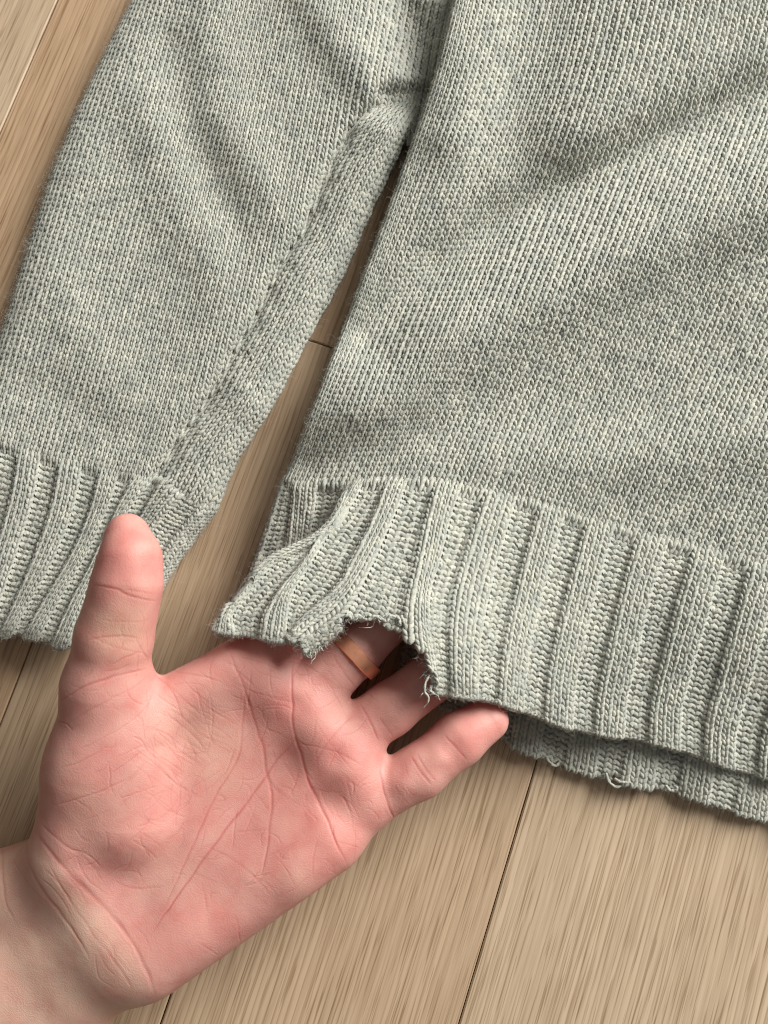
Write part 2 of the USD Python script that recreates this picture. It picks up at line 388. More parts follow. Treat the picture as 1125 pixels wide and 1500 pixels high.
# --- body: stockinette front panel
NR = 37                                   # courses in the hem rib
RT = np.array([(-21, 398, 694), (-14, 424, 694), (-11, 432, 702), (-7, 466, 706), (0, 536, 704), (7, 599, 702), (14, 677, 711), (21, 757, 729), (28, 828, 750), (35, 900, 771), (42, 980, 792), (49, 1062, 812), (56, 1145, 832), (63, 1228, 852), (70, 1310, 872)], float)
def rt(u): return np.array([np.interp(u, RT[:, 0], RT[:, 1]), np.interp(u, RT[:, 0], RT[:, 2])])
def slope(x, y):
    s = np.interp(y, [-150, 60, 180, 450, 900], [.21, .245, .35, .385, .41])
    return s + .05 * np.clip((x - 560) / 500, -.3, 1) * np.interp(y, [100, 350, 800], [.2, 1, .6])
zt = lambda u: np.interp(u, [-14, -7, 0, 7, 14, 21, 35, 49, 70], [17, 20, 22, 24, 24, 23, 20, 18, 16.5])
def wale(u):
    p = rt(u); pts = [p]
    for n in range(150):
        s = slope(*p); p = p + 8.1 * np.array([s, -1]) / math.hypot(s, 1); pts.append(p)
    return np.array(pts)
ctrl = []
for u in list(np.arange(-14, 71, 3.5)):
    w = wale(u)
    for n in range(-2, 146, 6):
        p = w[max(n, 0)] + (0 if n >= 0 else 16 * np.array([-.36, .93]))
        z = zt(u) * (1 - ss(0, 40, n)) + 20.0 * ss(0, 40, n)
        z -= 2.0 * (1 - ss(-14, -8, u)) * ss(0, 30, n)
        ctrl.append((u, NR + n, *p, z))
for (u, dx, dz) in ((-17, 3, -6.5), (-20, 16, -11.0), (-24, 45, -12.5)):
    w = wale(-14)
    for n in range(-2, 146, 6):
        p = w[max(n, 0)] + np.array([dx, dx * .3])
        ctrl.append((u, NR + n, *p, max(17.0 + dz * 1.25, 1.5)))
zf = fields(ridge([(545, 490), (640, 395), (740, 325), (980, 205), (1180, 120)], -9.5, 46),
            ridge([(455, 660), (560, 575), (650, 510), (840, 420), (1000, 340), (1180, 270)], 9.0, 60),
            ridge([(660, -60), (668, 60), (662, 190)], 4.6, 52),
            ridge([(1010, -60), (940, 60), (860, 190)], 4.0, 66),
            ridge([(800, -80), (790, 60), (740, 210)], -2.5, 50),
            ridge([(640, 650), (900, 575), (1180, 480)], -2.2, 66),
            ridge([(700, 690), (900, 690), (1180, 630)], 2.6, 50))
zf_ = zf
def zf(x, y): return zf_(x, y) * ss(6, 120, np.interp(x, RT[:, 1], RT[:, 2]) - y)
bodyF = Fabric(ctrl, -24, 70, NR - 2, NR + 140, zfield=zf)
stock_part(bodyF, 'front_panel', sweater, lambda u, v: (v > NR - .8) & (u > -23), -23, 69, NR, NR + 138, fuzz=12)

# --- front hem band: lifted over the hand, torn
L = {   # wale lines of the hem rib, from the rib top to the hem edge
    -14: [(506, 735), (476, 786), (436, 814), (394, 842), (372, 872), (340, 905), (326, 926)],
    -11: [(505, 724), (470, 782), (427, 806), (387, 831), (364, 862), (330, 900), (315, 924)],
    -7: [(513, 716), (480, 779), (442, 804), (409, 822), (364, 868), (341, 904), (346, 929)],
    -4: [(520, 708), (504, 745), (472, 792), (439, 832), (406, 869), (384, 906), (380, 934)],
    0: [(534, 704), (514, 742), (484, 779), (454, 829), (424, 884), (419, 940)],
    3: [(565, 703), (544, 760), (519, 809), (492, 859), (469, 882), (441, 909), (433, 940)],
    7: [(599, 702), (580, 750), (560, 795), (535, 850), (504, 902), (478, 926), (452, 948)],
    10: [(637, 704), (621, 760), (605, 830), (590, 903), (588, 940), (596, 1000)],
    14: [(677, 711), (664, 744), (643, 824), (630, 867), (627, 909), (632, 955), (641, 1016)],
    21: [(757, 729), (736, 797), (712, 893), (701, 963), (699, 1023)],
    28: [(828, 750), (813, 800), (787, 899), (771, 973), (765, 1041)],
    35: [(900, 771), (878, 849), (853, 948), (840, 1021), (838, 1067)],
    42: [(980, 792), (952, 874), (930, 970), (917, 1028), (913, 1080)],
    49: [(1062, 812), (1038, 894), (1010, 990), (997, 1047), (996, 1098)],
    56: [(1145, 832), (1123, 903), (1096, 1009), (1077, 1082), (1075, 1126)],
    63: [(1228, 852), (1205, 925), (1175, 1030), (1157, 1105), (1155, 1146)]}
zc = np.array([(400, 694, 11), (466, 706, 17), (520, 708, 22), (536, 704, 22.5), (600, 702, 24), (677, 712, 24), (757, 729, 23), (900, 771, 20), (1060, 812, 18), (1145, 832, 17), (1228, 852, 16),
      (484, 777, 33), (560, 795, 35), (643, 824, 35), (725, 850, 31), (800, 880, 27), (900, 900, 22), (1040, 900, 18.5), (1150, 950, 16.5), (500, 742, 27), (454, 829, 40),
      (315, 924, 46), (345, 915, 48), (380, 934, 49), (420, 938, 50.5), (436, 943, 51.5), (504, 904, 49), (590, 905, 49), (627, 909, 48), (641, 1016, 46), (700, 1022, 41), (765, 1040, 30), (838, 1066, 20), (913, 1080, 14.5),
      (997, 1098, 11.5), (1077, 1124, 9.5), (1155, 1146, 9), (409, 819, 39), (362, 867, 44), (440, 880, 46), (701, 963, 41), (771, 973, 32), (853, 948, 23.5), (930, 970, 17.5), (1010, 990, 14.5), (1096, 1009, 13)], float)
zr = RBFInterpolator(zc[:, :2] / 100, zc[:, 2], kernel='thin_plate_spline', smoothing=.15)
ctrl = []
for u, line in L.items():
    tt = np.linspace(0, 1, 11)
    P = along(line, tt); Z = zr(P / 100)
    for t, p, z in zip(tt, P, Z):
        if u == -14: z = z - 8
        ctrl.append((u, NR * (1 - t), *p, z))
    p, q = P[-1], P[-2]
    ctrl.append((u, -2.5, *(p + (p - q) * .6), Z[-1] - (8 if u == -14 else 0) - 2.0))
    if u == -11:
        for t, p, z in zip(tt, P, Z): ctrl.append((-17, NR * (1 - t), p[0] + 26, p[1] + 12, z - 13))
hemF = Fabric(ctrl, -17, 63, -3, NR + 1, relief=rib_relief(1.5, NR), smoothing=.15)
wob = lambda u: .45 * np.sin(u * 2.3) + .35 * np.sin(u * 5.1 + 1)
def keep_hem(u, v):
    low = np.interp(u, [3.5, 6.3, 6.9, 7.2, 10.2, 10.6, 11.5, 12.5, 13.3, 14.0, 14.4], [0, 0.2, 4, 9.5, 9.3, 8.6, 6.4, 3.6, 2.0, .6, 0]) + np.where((u > 6.8) & (u < 13.6), wob(u), 0)
    return (v > low - .01) & (v < NR + .05) & (u > -15.2)
band = rib_part(hemF, 'front_hem_band', sweater, keep_hem, -16, 62, 0, NR, fuzz=13)

# --- the rolled edges: a cord of bound-off stitches along each hem
def edge_cord(fab, us, v, h, r, T=None):
    us = np.asarray(us, float)
    p, n = fab(us, np.full(len(us), v) + .12 * np.sin(us * 6.28), np.full(len(us), h) + .2 * np.cos(us * 12.56))
    return tubes(p[None], n[None], (r * (1 + .16 * np.sin(us * 12.56 + .7)))[None] * MM, twist=len(us) * 1.2)
obj('hem_edge', joined([edge_cord(hemF, np.arange(-13, 6.4, .17), .05, -.1, .78), edge_cord(hemF, np.arange(14.0, 62, .17), .05, -.1, .78),
                        edge_cord(hemF, np.arange(-13, 5.6, .17), -.35, -1.0, .8), edge_cord(hemF, np.arange(14.4, 62, .17), -.35, -1.0, .8)]), 'wool_yarn', sweater)

# --- side hem band, lying under the lifted flap
LS = {-21: [(444, 706), (424, 770), (404, 830), (376, 894)], -17: [(426, 700), (406, 762), (386, 822), (358, 888)], -14: [(422, 697), (402, 760), (382, 820), (354, 886)],
      -11: [(431, 702), (426, 740), (418, 800), (405, 880)], -7: [(466, 706), (462, 740), (454, 790), (440, 880)], -4: [(505, 706), (494, 750), (486, 800), (470, 880)],
      0: [(536, 704), (528, 740), (520, 800), (500, 880)], 3: [(565, 703), (558, 750), (548, 800), (530, 880)]}
ctrl = []
for u, line in LS.items():
    tt = np.linspace(0, 1, 7)
    for t, p in zip(tt, along(line, tt)):
        z = float(np.interp(u, [-21, -17, -14, -11, -7, 0, 3], [1.5, 8, 17, 18.2, 20, 22.3, 22.9]))
        z = z - (3.5 + max(u + 11, 0) * .5) * t
        ctrl.append((u, NR - 26 * t, *p, max(z, .8)))
sideF = Fabric(ctrl, -22, 3, NR - 26, NR + 1, relief=rib_relief(1.5, NR), smoothing=.2)
rib_part(sideF, 'side_hem_band', sweater, lambda u, v: (v < NR + .05) & (v > NR - 26) & (u < 1.5) & (u > -21.5), -21, 1, NR - 25, NR, fuzz=13)

# --- back hem band, on the floor below
EB = np.array([(560, 1010), (640, 1036), (690, 1057), (726, 1075), (755, 1096), (810, 1117), (895, 1145), (987, 1160), (1055, 1184), (1125, 1203), (1200, 1226)], float)
cumE = np.r_[0, np.cumsum(np.linalg.norm(np.diff(EB, axis=0), axis=1))]
a790 = np.interp(790, EB[:, 0], cumE)
ctrl = []
for u in np.arange(-7, 50, 3.5):
    s = a790 + (u - 14) * 12.3
    p0 = np.array([np.interp(s, cumE, EB[:, k]) for k in (0, 1)])
    for n in range(-2, 23, 4):
        p = p0 + n * 8 * np.array([.17, -.98])
        ctrl.append((u, n, *p, 4.8 + 1.2 * math.sin(u * .55 + .8) * (1 - n / 30) + (.06 * n if n > 0 else n * .6)))
backF = Fabric(ctrl, -7, 48, -2, 21, relief=rib_relief(1.0), smoothing=.2)
nick = lambda u: 1.6 * np.exp(-((u - 23.6) / .9) ** 2) + 1.2 * np.exp(-((u - 31.0) / .6) ** 2) + .9 * np.exp(-((u - 15.8) / .7) ** 2) + .35 * wob(u)
rib_part(backF, 'back_hem_band', sweater, lambda u, v: (v > nick(u) - .3) & (u > -5) & (v < 20), -5, 47, 0, 20, fuzz=13)
obj('hem_edge', joined([edge_cord(backF, np.arange(a, b, .17), .2, -.1, .72) for a, b in ((-5, 14.6), (17, 22.4), (25, 30.2), (32, 47))]), 'wool_yarn', sweater)

# --- sleeve: stockinette front
ST = np.array([(-28, -75, 618), (-21, -58, 630), (-14, 2, 644), (-7, 61, 662), (0, 122, 676), (7, 176, 689), (14, 228, 699), (21, 288, 712), (28, 350, 725)], float)
CREASE = np.array([(150, 860), (209, 752), (228, 697), (267, 631), (307, 579), (338, 521), (369, 472), (405, 395), (443, 336), (480, 251), (512, 197), (549, 157), (575, 172), (640, 195), (700, 210)], float)
LEFT = np.array([(-90, 800), (-60, 640), (-20, 560), (0, 500), (16, 453), (48, 347), (80, 250), (117, 160), (160, 70), (197, 0), (240, -80)], float)
ctrl = []
def swale(u):
    p = np.array([np.interp(u, ST[:, 0], ST[:, 1]), np.interp(u, ST[:, 0], ST[:, 2])]); pts = [p]
    c = np.clip((u + 14) / 28, -.4, 1.6)
    for n in range(105):
        s = .31 - .08 * c + .10 * c * np.exp(-n / 12)
        p = p + 7.9 * np.array([s, -1]) / math.hypot(s, 1)
        p = p + np.array([.75 * (c - .45) * np.exp(-n / 28), 0])
        pts.append(p)
    return np.array(pts)
for u in np.arange(-28, 57, 3.5):
    if u <= 28: w = swale(u)
    else: w = swale(28) + np.array([(u - 28) * 10.6, (u - 28) * 2.4])
    for n in range(-2, 100, 7):
        p = w[max(n, 0)] - (0 if n >= 0 else 1) * np.array([4, -15])
        ctrl.append((u, n, *p, 15.0))
def sleeve_z(x, y):
    sh = x.shape; P = np.stack([x.ravel(), y.ravel()], 1)
    z = 0
    dc, _ = polydist(P, CREASE)
    z = z - 3.6 * np.exp(-(dc / 10) ** 2) * (1 - ss(530, 575, P[:, 0]))
    return z.reshape(sh)
sfold = fields(ridge([(310, -60), (318, 60), (328, 165), (385, 262), (430, 330)], 2.6, 38), ridge([(215, 150), (236, 215), (275, 320), (330, 420), (350, 500)], 2.2, 40),
            ridge([(250, 60), (262, 160), (310, 270), (360, 350)], -1.3, 30),
            ridge([(90, 420), (130, 520), (180, 600)], 1.4, 45), ridge([(40, 560), (200, 640)], -1.0, 34))
arm_ = fields(ridge([(430, -60), (475, 20), (520, 85), (545, 120)], 3.4, 36), ridge([(565, -60), (595, 20), (625, 90), (650, 150)], -7.5, 38))
def zs(x, y):
    d, _ = polydist(np.stack([x.ravel(), y.ravel()], 1), CREASE)
    return sleeve_z(x, y) - 6.0 * ss(535, 575, x) * ss(110, 142, y) + sfold(x, y) * ss(0, 90, d).reshape(x.shape) + arm_(x, y)
ROLL = 46.0
def roll_left(x, y, z):
    """the sleeve's outer edge: the fabric rolls round and back underneath"""
    P = np.stack([x.ravel(), y.ravel()], 1); d, _ = polydist(P, LEFT)
    xl = np.interp(P[:, 1], LEFT[::-1, 1], LEFT[::-1, 0]); sd = np.where(P[:, 0] > xl, d, -d)
    ph = np.clip((ROLL - sd) / ROLL, 0, np.pi); over = np.clip(-sd + ROLL - ROLL * np.pi, 0, None)
    dx = np.where(sd < ROLL, ROLL - ROLL * np.sin(ph) + over - sd, 0)
    zz = z.ravel(); zz = np.where(sd < ROLL, zz - (zz - 1.5) * .5 * (1 - np.cos(ph)), zz)
    return x + (dx * .93).reshape(x.shape), y + (dx * .36).reshape(x.shape), zz.reshape(x.shape)
slF = Fabric(ctrl, -28, 56, -2, 98, zfield=zs, smoothing=.4, warp=roll_left)
def left_of_crease(px):
    # inside the sleeve front: left of the crease line (or above it)
    xc = np.interp(px[..., 1], CREASE[::-1, 1], CREASE[::-1, 0])
    xb = np.interp(px[..., 1], [-100, 0, 170], [690, 672, 640])
    return (px[..., 0] < xc + 2) & (px[..., 0] < np.where(px[..., 1] < 205, xb, 1e9))
def keep_sl(u, v):
    px = slF.pixel(u, v)
    return left_of_crease(px) & (v > -.8)
stock_part(slF, 'sleeve', sweater, keep_sl, -27, 55, 0, 97, fuzz=12)

# --- sleeve cuff
LC = {-21: [(-58, 630), (-70, 720), (-95, 800), (-130, 880), (-150, 915)], -14: [(2, 644), (-8, 720), (-32, 800), (-66, 890), (-84, 922)], -7: [(61, 662), (53, 714), (31, 793), (0, 884), (-18, 930)], 0: [(122, 676), (111, 734), (82, 813), (51, 870), (18, 930)],
      7: [(176, 689), (165, 725), (125, 816), (91, 873), (58, 937)], 14: [(228, 699), (190, 745), (150, 830), (118, 900), (100, 948)], 17: [(250, 706), (206, 752), (166, 836), (136, 904), (122, 945)]}
ctrl = []
for u, line in LC.items():
    tt = np.linspace(0, 1, 8); P = along(line, tt)
    for t, p in zip(tt, P): ctrl.append((u, 33 * (1 - t), *p, 14.6 - 1.5 * t))
    ctrl.append((u, -2, *(P[-1] + (P[-1] - P[-2]) * .4), 9))
def cuff_z(x, y):
    P = np.stack([x.ravel(), y.ravel()], 1); dc, _ = polydist(P, CREASE)
    return (-2.6 * np.exp(-(dc / 13) ** 2)).reshape(x.shape)
cuF = Fabric(ctrl, -21, 17, -2, 34, relief=rib_relief(1.35, 33), zfield=cuff_z, smoothing=.2)
rib_part(cuF, 'sleeve_cuff', sweater, lambda u, v: (v > 0) & (v < 33.05) & (u < 16.9), -20, 17, 0, 33, fuzz=13)
obj('hem_edge', joined([edge_cord(cuF, np.arange(-20, 16.5, .17), .05, -.1, .72), edge_cord(cuF, np.arange(-20, 16.5, .17), -.35, -1.0, .75)]), 'wool_yarn', sweater)

# --- sleeve underside strip right of the crease
SIL = np.array([(318, 735), (342, 680), (400, 588), (450, 493), (500, 402), (540, 312), (568, 252), (588, 210), (603, 180), (622, 146)], float)
CR2 = np.array([(228, 699), (267, 631), (307, 579), (338, 521), (369, 472), (405, 395), (443, 336), (480, 251), (512, 200), (540, 165), (574, 140)], float)
NS = 80; ctrl = []
tt = np.linspace(0, 1, 15)
A, B = along(CR2, tt), along(SIL, tt)
for t, a, b in zip(tt, A, B):
    for w in (-1, 0, 2, 4, 6, 8, 9.5):
        k = w / 9.5
        z = 12.2 + 3.0 * math.sin(math.pi * min(max(k, 0), 1) * .62) - 6.5 * max(k - .55, 0) ** 2 / .2
        p = a + (b - a) * k; z -= 2.4 if w == 0 and t < .9 else 0
        ctrl.append((w, NS * t, *p, z + 2.2 * float(ss(.68, .9, t)) - 12.0 * float(ss(.925, 1.01, t)) ** 1.3))
    for w, dx, z in ((11.5, -1, 3.2), (14, -22, 1.2)):
        ctrl.append((w, NS * t, *(b + np.array([dx, -2])), z))
stF = Fabric(ctrl, -1, 14, -4, NS + 3, smoothing=.1,
             zfield=fields( ridge([(330, 560), (380, 600)], 1.0, 25)))
stock_part(stF, 'sleeve_side', sweater, lambda u, v: (u > -.6) & (v > -2.3), 0, 14, -2, NS + 2, fuzz=12)
LT = {0: [(236, 702), (209, 752), (172, 830), (146, 890)], 4: [(268, 727), (225, 778), (190, 838), (160, 898)], 7: [(292, 738), (240, 806), (208, 862), (182, 902)], 10: [(316, 739), (284, 784), (247, 838), (218, 890)]}
ctrl = []
for u, line in LT.items():
    tt = np.linspace(0, 1, 6)
    for t, p in zip(tt, along(line, tt)):
        z = {0: 12.5, 4: 15.0, 7: 12.5, 10: 7.5}[u] - t
        ctrl.append((u, 30 * (1 - t), *p, z))
        if u == 10:
            ctrl.append((12, 30 * (1 - t), p[0] - 2, p[1] - 2, 3)); ctrl.append((14, 30 * (1 - t), p[0] - 20, p[1] - 6, 1.2))
def relief_strip(U, V):
    kn = ss(-.2, .3, U) * (1 - ss(3.7, 4.0, U)) + ss(6.6, 7.3, U)
    e = 1 - ss(28.5, 32, V)
    return 1.2 * (kn * e + (1 - e) * .8) - .6
scF = Fabric(ctrl, -1, 14, -1, 31, relief=relief_strip, smoothing=.1)
I, J = grid_of(0, 14, 0, 30); ok = seen(scF, I, J); I, J = I[ok], J[ok]
pu = (I >= 4) & (I < 7)
cs = obj('cuff_side', joined([backing(scF, lambda u, v: (v > 0) & (v < 30.5) & (u > -.6)), purl_bumps(scF, I[pu], J[pu])]), 'wool_yarn', sweater)
obj('rib', knit_legs(scF, I[I < 4], J[I < 4], .25), 'wool_yarn', cs); obj('rib', knit_legs(scF, I[I >= 7], J[I >= 7], .25), 'wool_yarn', cs)
fuzz_on(scF, I, J, 13 * FUZZ)

# --- loose yarn ends around the tear
def strand(pts, r, seed, wig=.35, n=26):
    g = np.random.default_rng(seed)
    c = along(np.array([at(x, y, z) for x, y, z in pts]), np.linspace(0, 1, n))
    c = c + np.cumsum(g.normal(0, wig * .3 * MM, c.shape), 0) * .35
    N = np.tile([0.1, .2, 1.0], (n, 1))
    taper = np.r_[np.ones(n - 5), np.linspace(1, .35, 5)]
    return tubes(c[None], N[None], (r * MM * taper * (1 + .16 * np.sin(np.arange(n) * 1.3)))[None], twist=n * .7)
threads = [
    [(634, 985, 47), (626, 995, 49), (622, 1012, 49), (628, 1022, 48), (621, 1036, 47)],
    [(600, 925, 48), (606, 940, 50), (614, 950, 49)],
    [(588, 902, 49), (592, 912, 50.5), (598, 921, 50)],
    [(636, 1000, 46), (630, 1010, 47.5), (637, 1017, 47)],
    [(500, 906, 50), (512, 902, 51), (518, 908, 50.5), (528, 903, 51)], [(528, 904, 50), (540, 909, 51), (548, 903, 51), (558, 908, 50.5)],
    [(558, 905, 50), (566, 910, 51), (574, 902, 51), (582, 907, 50)], [(582, 903, 50), (586, 912, 50.5), (581, 915, 50)],
]
for k, t in enumerate(threads):
    obj('loose_thread', strand(t, .5 if k > 0 else .36, k + 1, .3), 'wool_yarn', sweater)
ctrl = []
for k, (x, y) in enumerate([(437, 940), (450, 935), (466, 928), (482, 919), (498, 908)]):
    for v, (dx, dy, z) in enumerate([(-2, -8, 50.5), (1, 2, 53.6), (5, 11, 54.0), (8, 18, 51.8), (6, 20, 49.0)]):
        g_ = 1.0 - .45 * (k / 4)
        ctrl.append((k * 1.6, (4 - v) * 1.6, x + dx * g_ + (3 if k == 0 and v > 1 else 0), y + dy * g_, z - .5 * k))
lipF = Fabric(ctrl, 0, 6.4, 0, 6.4, smoothing=.02)
I, J = grid_of(0, 6, 0, 6)
obj('curled_lip', joined([backing(lipF, lambda u, v: u > -9), purl_bumps(lipF, I, J)]), 'wool_yarn', sweater)
fuzz_on(lipF, I, J, 40 * FUZZ)
gf = np.random.default_rng(77); fr = []
EDGE = [(437, 952, 51), (452, 958, 52), (478, 938, 51), (500, 910, 50), (530, 906, 50), (560, 906, 50), (588, 906, 49.5), (602, 930, 49), (616, 958, 48.5), (626, 982, 48), (622, 1004, 47.5), (640, 1017, 46.5)]
ep = along(np.array(EDGE, float), gf.uniform(0, 1, 130))
for x, y, z in ep:
    a = gf.uniform(0, 6.28); l = gf.gamma(2.5, 4.0)
    q_ = [(x - 3 * math.cos(a), y - 3 * math.sin(a), z - .6)]
    for st_ in range(4):
        a += gf.normal(0, .7); q_.append((q_[-1][0] + l / 4 * math.cos(a), q_[-1][1] + l / 4 * (math.sin(a) + .25), z + gf.normal(.2, .5)))
    fr.append(strand(q_, gf.uniform(.06, .20), int(gf.integers(1e6)), .12, 12))
tag(obj('frayed_fibre', joined(fr), 'wool_yarn', sweater), kind='stuff')
btears = [[(800, 1108, 5), (806, 1117, 5.5), (814, 1122, 5), (820, 1114, 5)], [(888, 1132, 6), (893, 1146, 6.5), (903, 1153, 6), (912, 1148, 6), (908, 1140, 6)],
          [(900, 1140, 6), (912, 1146, 7), (926, 1144, 6)], [(975, 1150, 5.5), (984, 1158, 6), (992, 1154, 6.5), (986, 1149, 6)], [(728, 1068, 5), (736, 1078, 5), (746, 1082, 5)]]
for k, t in enumerate(btears): obj('loose_thread', strand(t, .55, 40 + k, .3), 'wool_yarn', sweater)

# --- fuzz: fine loose fibres over the whole sweater
P0 = np.concatenate([a for a, _ in fuzz_roots]); N0 = np.concatenate([b for _, b in fuzz_roots])
n = len(P0)
d = N0 * rng.uniform(.0, .55, (n, 1)) + rng.normal(0, .75, (n, 3)); d /= np.linalg.norm(d, axis=1, keepdims=True)
ln = rng.gamma(2.2, .00072, n)[:, None]
b1, b2 = rng.normal(0, 1, (n, 3)), rng.normal(0, 1, (n, 3)); f1 = rng.uniform(2, 7, (n, 1))
KP = 6; SP = np.linspace(0, 1, KP)
pts = np.stack([P0 + d * ln * s * (1 - .35 * s) + (b1 * np.sin(f1 * s) + b2 * (1 - np.cos(f1 * s))) * ln * .16 for s in SP], 1)
pts[..., 2] = np.maximum(pts[..., 2], .0002)
cv = UsdGeom.BasisCurves.Define(stage, sweater + '/wool_fuzz')
cv.CreateTypeAttr('linear'); cv.CreatePointsAttr(Vt.Vec3fArray.FromNumpy(pts.reshape(-1, 3).astype(np.float32)))
cv.CreateCurveVertexCountsAttr(Vt.IntArray.FromNumpy(np.full(n, KP, np.int32)))
wd = np.tile(np.interp(SP, [0, .6, 1], [.042, .036, .016]) * MM, n).astype(np.float32)
cv.CreateWidthsAttr(Vt.FloatArray.FromNumpy(wd)); cv.SetWidthsInterpolation('vertex')
UsdShade.MaterialBindingAPI.Apply(cv.GetPrim()).Bind(UsdShade.Material.Get(stage, '/World/Looks/wool_fuzz'))
tag(sweater + '/wool_fuzz', kind='stuff')
print('fuzz', n)

# ------------------------------------------------------------------ the hand (one continuous surface)
def smin(a, b, k):
    h = np.clip(.5 + .5 * (b - a) / k, 0, 1)
    return b + (a - b) * h - k * h * (1 - h)
def cone(p, a, b, ra, rb):
    d = b - a; t = np.clip(((p - a) @ d) / (d @ d), 0, 1)
    return np.linalg.norm(p - a - t[:, None] * d, axis=1) - (ra + (rb - ra) * t)
def J(x, y, z): return at(x, y, z) / MM
PALM = [  # wrist end -> finger end (pixel, pixel, height mm, radius mm)
    ((150, 1270, 29, 14), (372, 985, 31.5, 12.5)),
    ((165, 1300, 29, 14), (455, 1030, 31.0, 12.5)),
    ((190, 1345, 29, 13.5), (512, 1092, 30.0, 12)),
    ((215, 1385, 29, 13), (530, 1172, 29.0, 11)),
    ((225, 1392, 33.5, 13.5), (478, 1222, 31.5, 12.5)),
    ((385, 985, 34, 10.5), (525, 1145, 31.5, 10)),
    ((120, 1240, 36, 15.5), (150, 1120, 39, 17)),
    ((150, 1120, 39, 17), (157, 1010, 46, 13)),
    ((190, 1190, 37, 16), (205, 1075, 40, 13)),
    ((225, 1040, 42, 8.5), (335, 985, 36, 9)),
]
WRIST = [  # a little lower than the palm
    ((112, 1268, 29, 13.2), (-40, 1330, 18, 15.5)), ((-40, 1330, 18, 15.5), (-220, 1440, 22, 18)),
    ((172, 1404, 28.5, 13), (60, 1500, 19, 15.5)), ((60, 1500, 19, 15.5), (-120, 1650, 22, 18)),
    ((143, 1335, 29, 13.5), (10, 1420, 19, 17)), ((10, 1420, 19, 17), (-170, 1545, 23, 20)),
]
THUMB = [((157, 1000, 46.5, 13), (168, 930, 52, 11.4)), ((168, 930, 52, 11.4), (179, 888, 55, 10.4)), ((179, 888, 55, 10.4), (187, 852, 57.5, 10.1)), ((187, 852, 57.5, 10.1), (191, 815, 58.5, 8.7)), ((191, 815, 58.5, 8.7), (187, 783, 57.5, 6.6))]
FINGERS = [
    [((385, 960, 32, 11), (450, 880, 32, 10)), ((450, 880, 32, 10), (510, 800, 23, 9)), ((510, 800, 23, 9), (552, 735, 10, 8))],
    [((450, 1020, 31, 10.5), (520, 950, 32.5, 9.4)), ((520, 950, 32.5, 9.4), (610, 862, 29, 9.2)), ((610, 862, 29, 9.2), (690, 795, 16, 8))],
    [((499, 1088, 30.5, 10.0), (572, 1038, 30.5, 8.8)), ((572, 1038, 30.5, 8.8), (650, 979, 29, 8.6)), ((650, 979, 29, 8.6), (700, 940, 26.5, 8.6)), ((700, 940, 26.5, 8.6), (765, 885, 17, 8))],
    [((519, 1179, 29.5, 9.6), (616, 1129, 31.5, 8.6)), ((616, 1129, 31.5, 8.6), (672, 1083, 30, 8.6)), ((672, 1083, 30, 8.6), (713, 1054, 28, 7.4))],
]
def conv(s): return [(J(*a[:3]), J(*b[:3]), a[3], b[3]) for a, b in s]
C_PALM, C_WRIST, C_THUMB, C_FING = conv(PALM), conv(WRIST), conv(THUMB), [conv(f) for f in FINGERS]
def chain(p, segs, k):
    d = cone(p, *segs[0])
    for s in segs[1:]: d = smin(d, cone(p, *s), k)
    return d
def hand_sdf(p):
    d = chain(p, C_PALM, 6.0)
    d = smin(d, chain(p, C_WRIST, 9.0), 11.0)
    d = smin(d, chain(p, C_THUMB, 3.5), 5.5)
    f = chain(p, C_FING[0], 2.5)
    for g in C_FING[1:]: f = smin(f, chain(p, g, 2.5), 0.8)
    return smin(d, f, 2.4)
def surface_nets(f, lo, hi, h):
    ax = [np.arange(a, b + h, h) for a, b in zip(lo, hi)]
    X = np.stack(np.meshgrid(*ax, indexing='ij'), -1); sh = X.shape[:3]
    c = 5; C = f(X[::c, ::c, ::c].reshape(-1, 3)).reshape([len(a[::c]) for a in ax])
    D = np.repeat(np.repeat(np.repeat(C, c, 0), c, 1), c, 2)[:sh[0], :sh[1], :sh[2]].copy()
    near = np.abs(D) < 2.4 * c * h; D[near] = f(X[near])
    s = D < 0
    num = np.zeros((sh[0] - 1, sh[1] - 1, sh[2] - 1, 3)); cnt = np.zeros(num.shape[:3])
    cs = [(i, j, k) for i in (0, 1) for j in (0, 1) for k in (0, 1)]
    sl = lambda c: tuple(slice(o, n - 1 + o) for o, n in zip(c, sh))
    for a in cs:
        for b in cs:
            if sum(b) - sum(a) == 1 and all(y >= x for x, y in zip(a, b)):
                da, db = D[sl(a)], D[sl(b)]; x = (da < 0) != (db < 0)
                t = np.where(x, da / np.where(x, da - db, 1), 0)
                num += np.where(x[..., None], X[sl(a)] + t[..., None] * (X[sl(b)] - X[sl(a)]), 0); cnt += x
    act = cnt > 0; idx = -np.ones(act.shape, int); idx[act] = np.arange(act.sum())
    V = num[act] / cnt[act][:, None]; Q = []
    for axis in range(3):
        o1, o2 = [(1, 2), (2, 0), (0, 1)][axis]
        a = s[tuple(slice(0, -1) if k == axis else slice(1, -1) for k in range(3))]
        b = s[tuple(slice(1, None) if k == axis else slice(1, -1) for k in range(3))]
        I = np.argwhere(a != b); fl = a[tuple(I.T)]
        for k in range(3):
            if k != axis: I[:, k] += 1
        e1 = np.eye(3, dtype=int)[o1]; e2 = np.eye(3, dtype=int)[o2]
        q = np.stack([idx[tuple((I - e1 - e2).T)], idx[tuple((I - e2).T)], idx[tuple(I.T)], idx[tuple((I - e1).T)]], 1)
        q[~fl] = q[~fl][:, ::-1]; Q.append(q)
    Q = np.concatenate(Q); Q = Q[(Q >= 0).all(1)]
    return V, np.concatenate([Q[:, [0, 1, 2]], Q[:, [0, 2, 3]]])
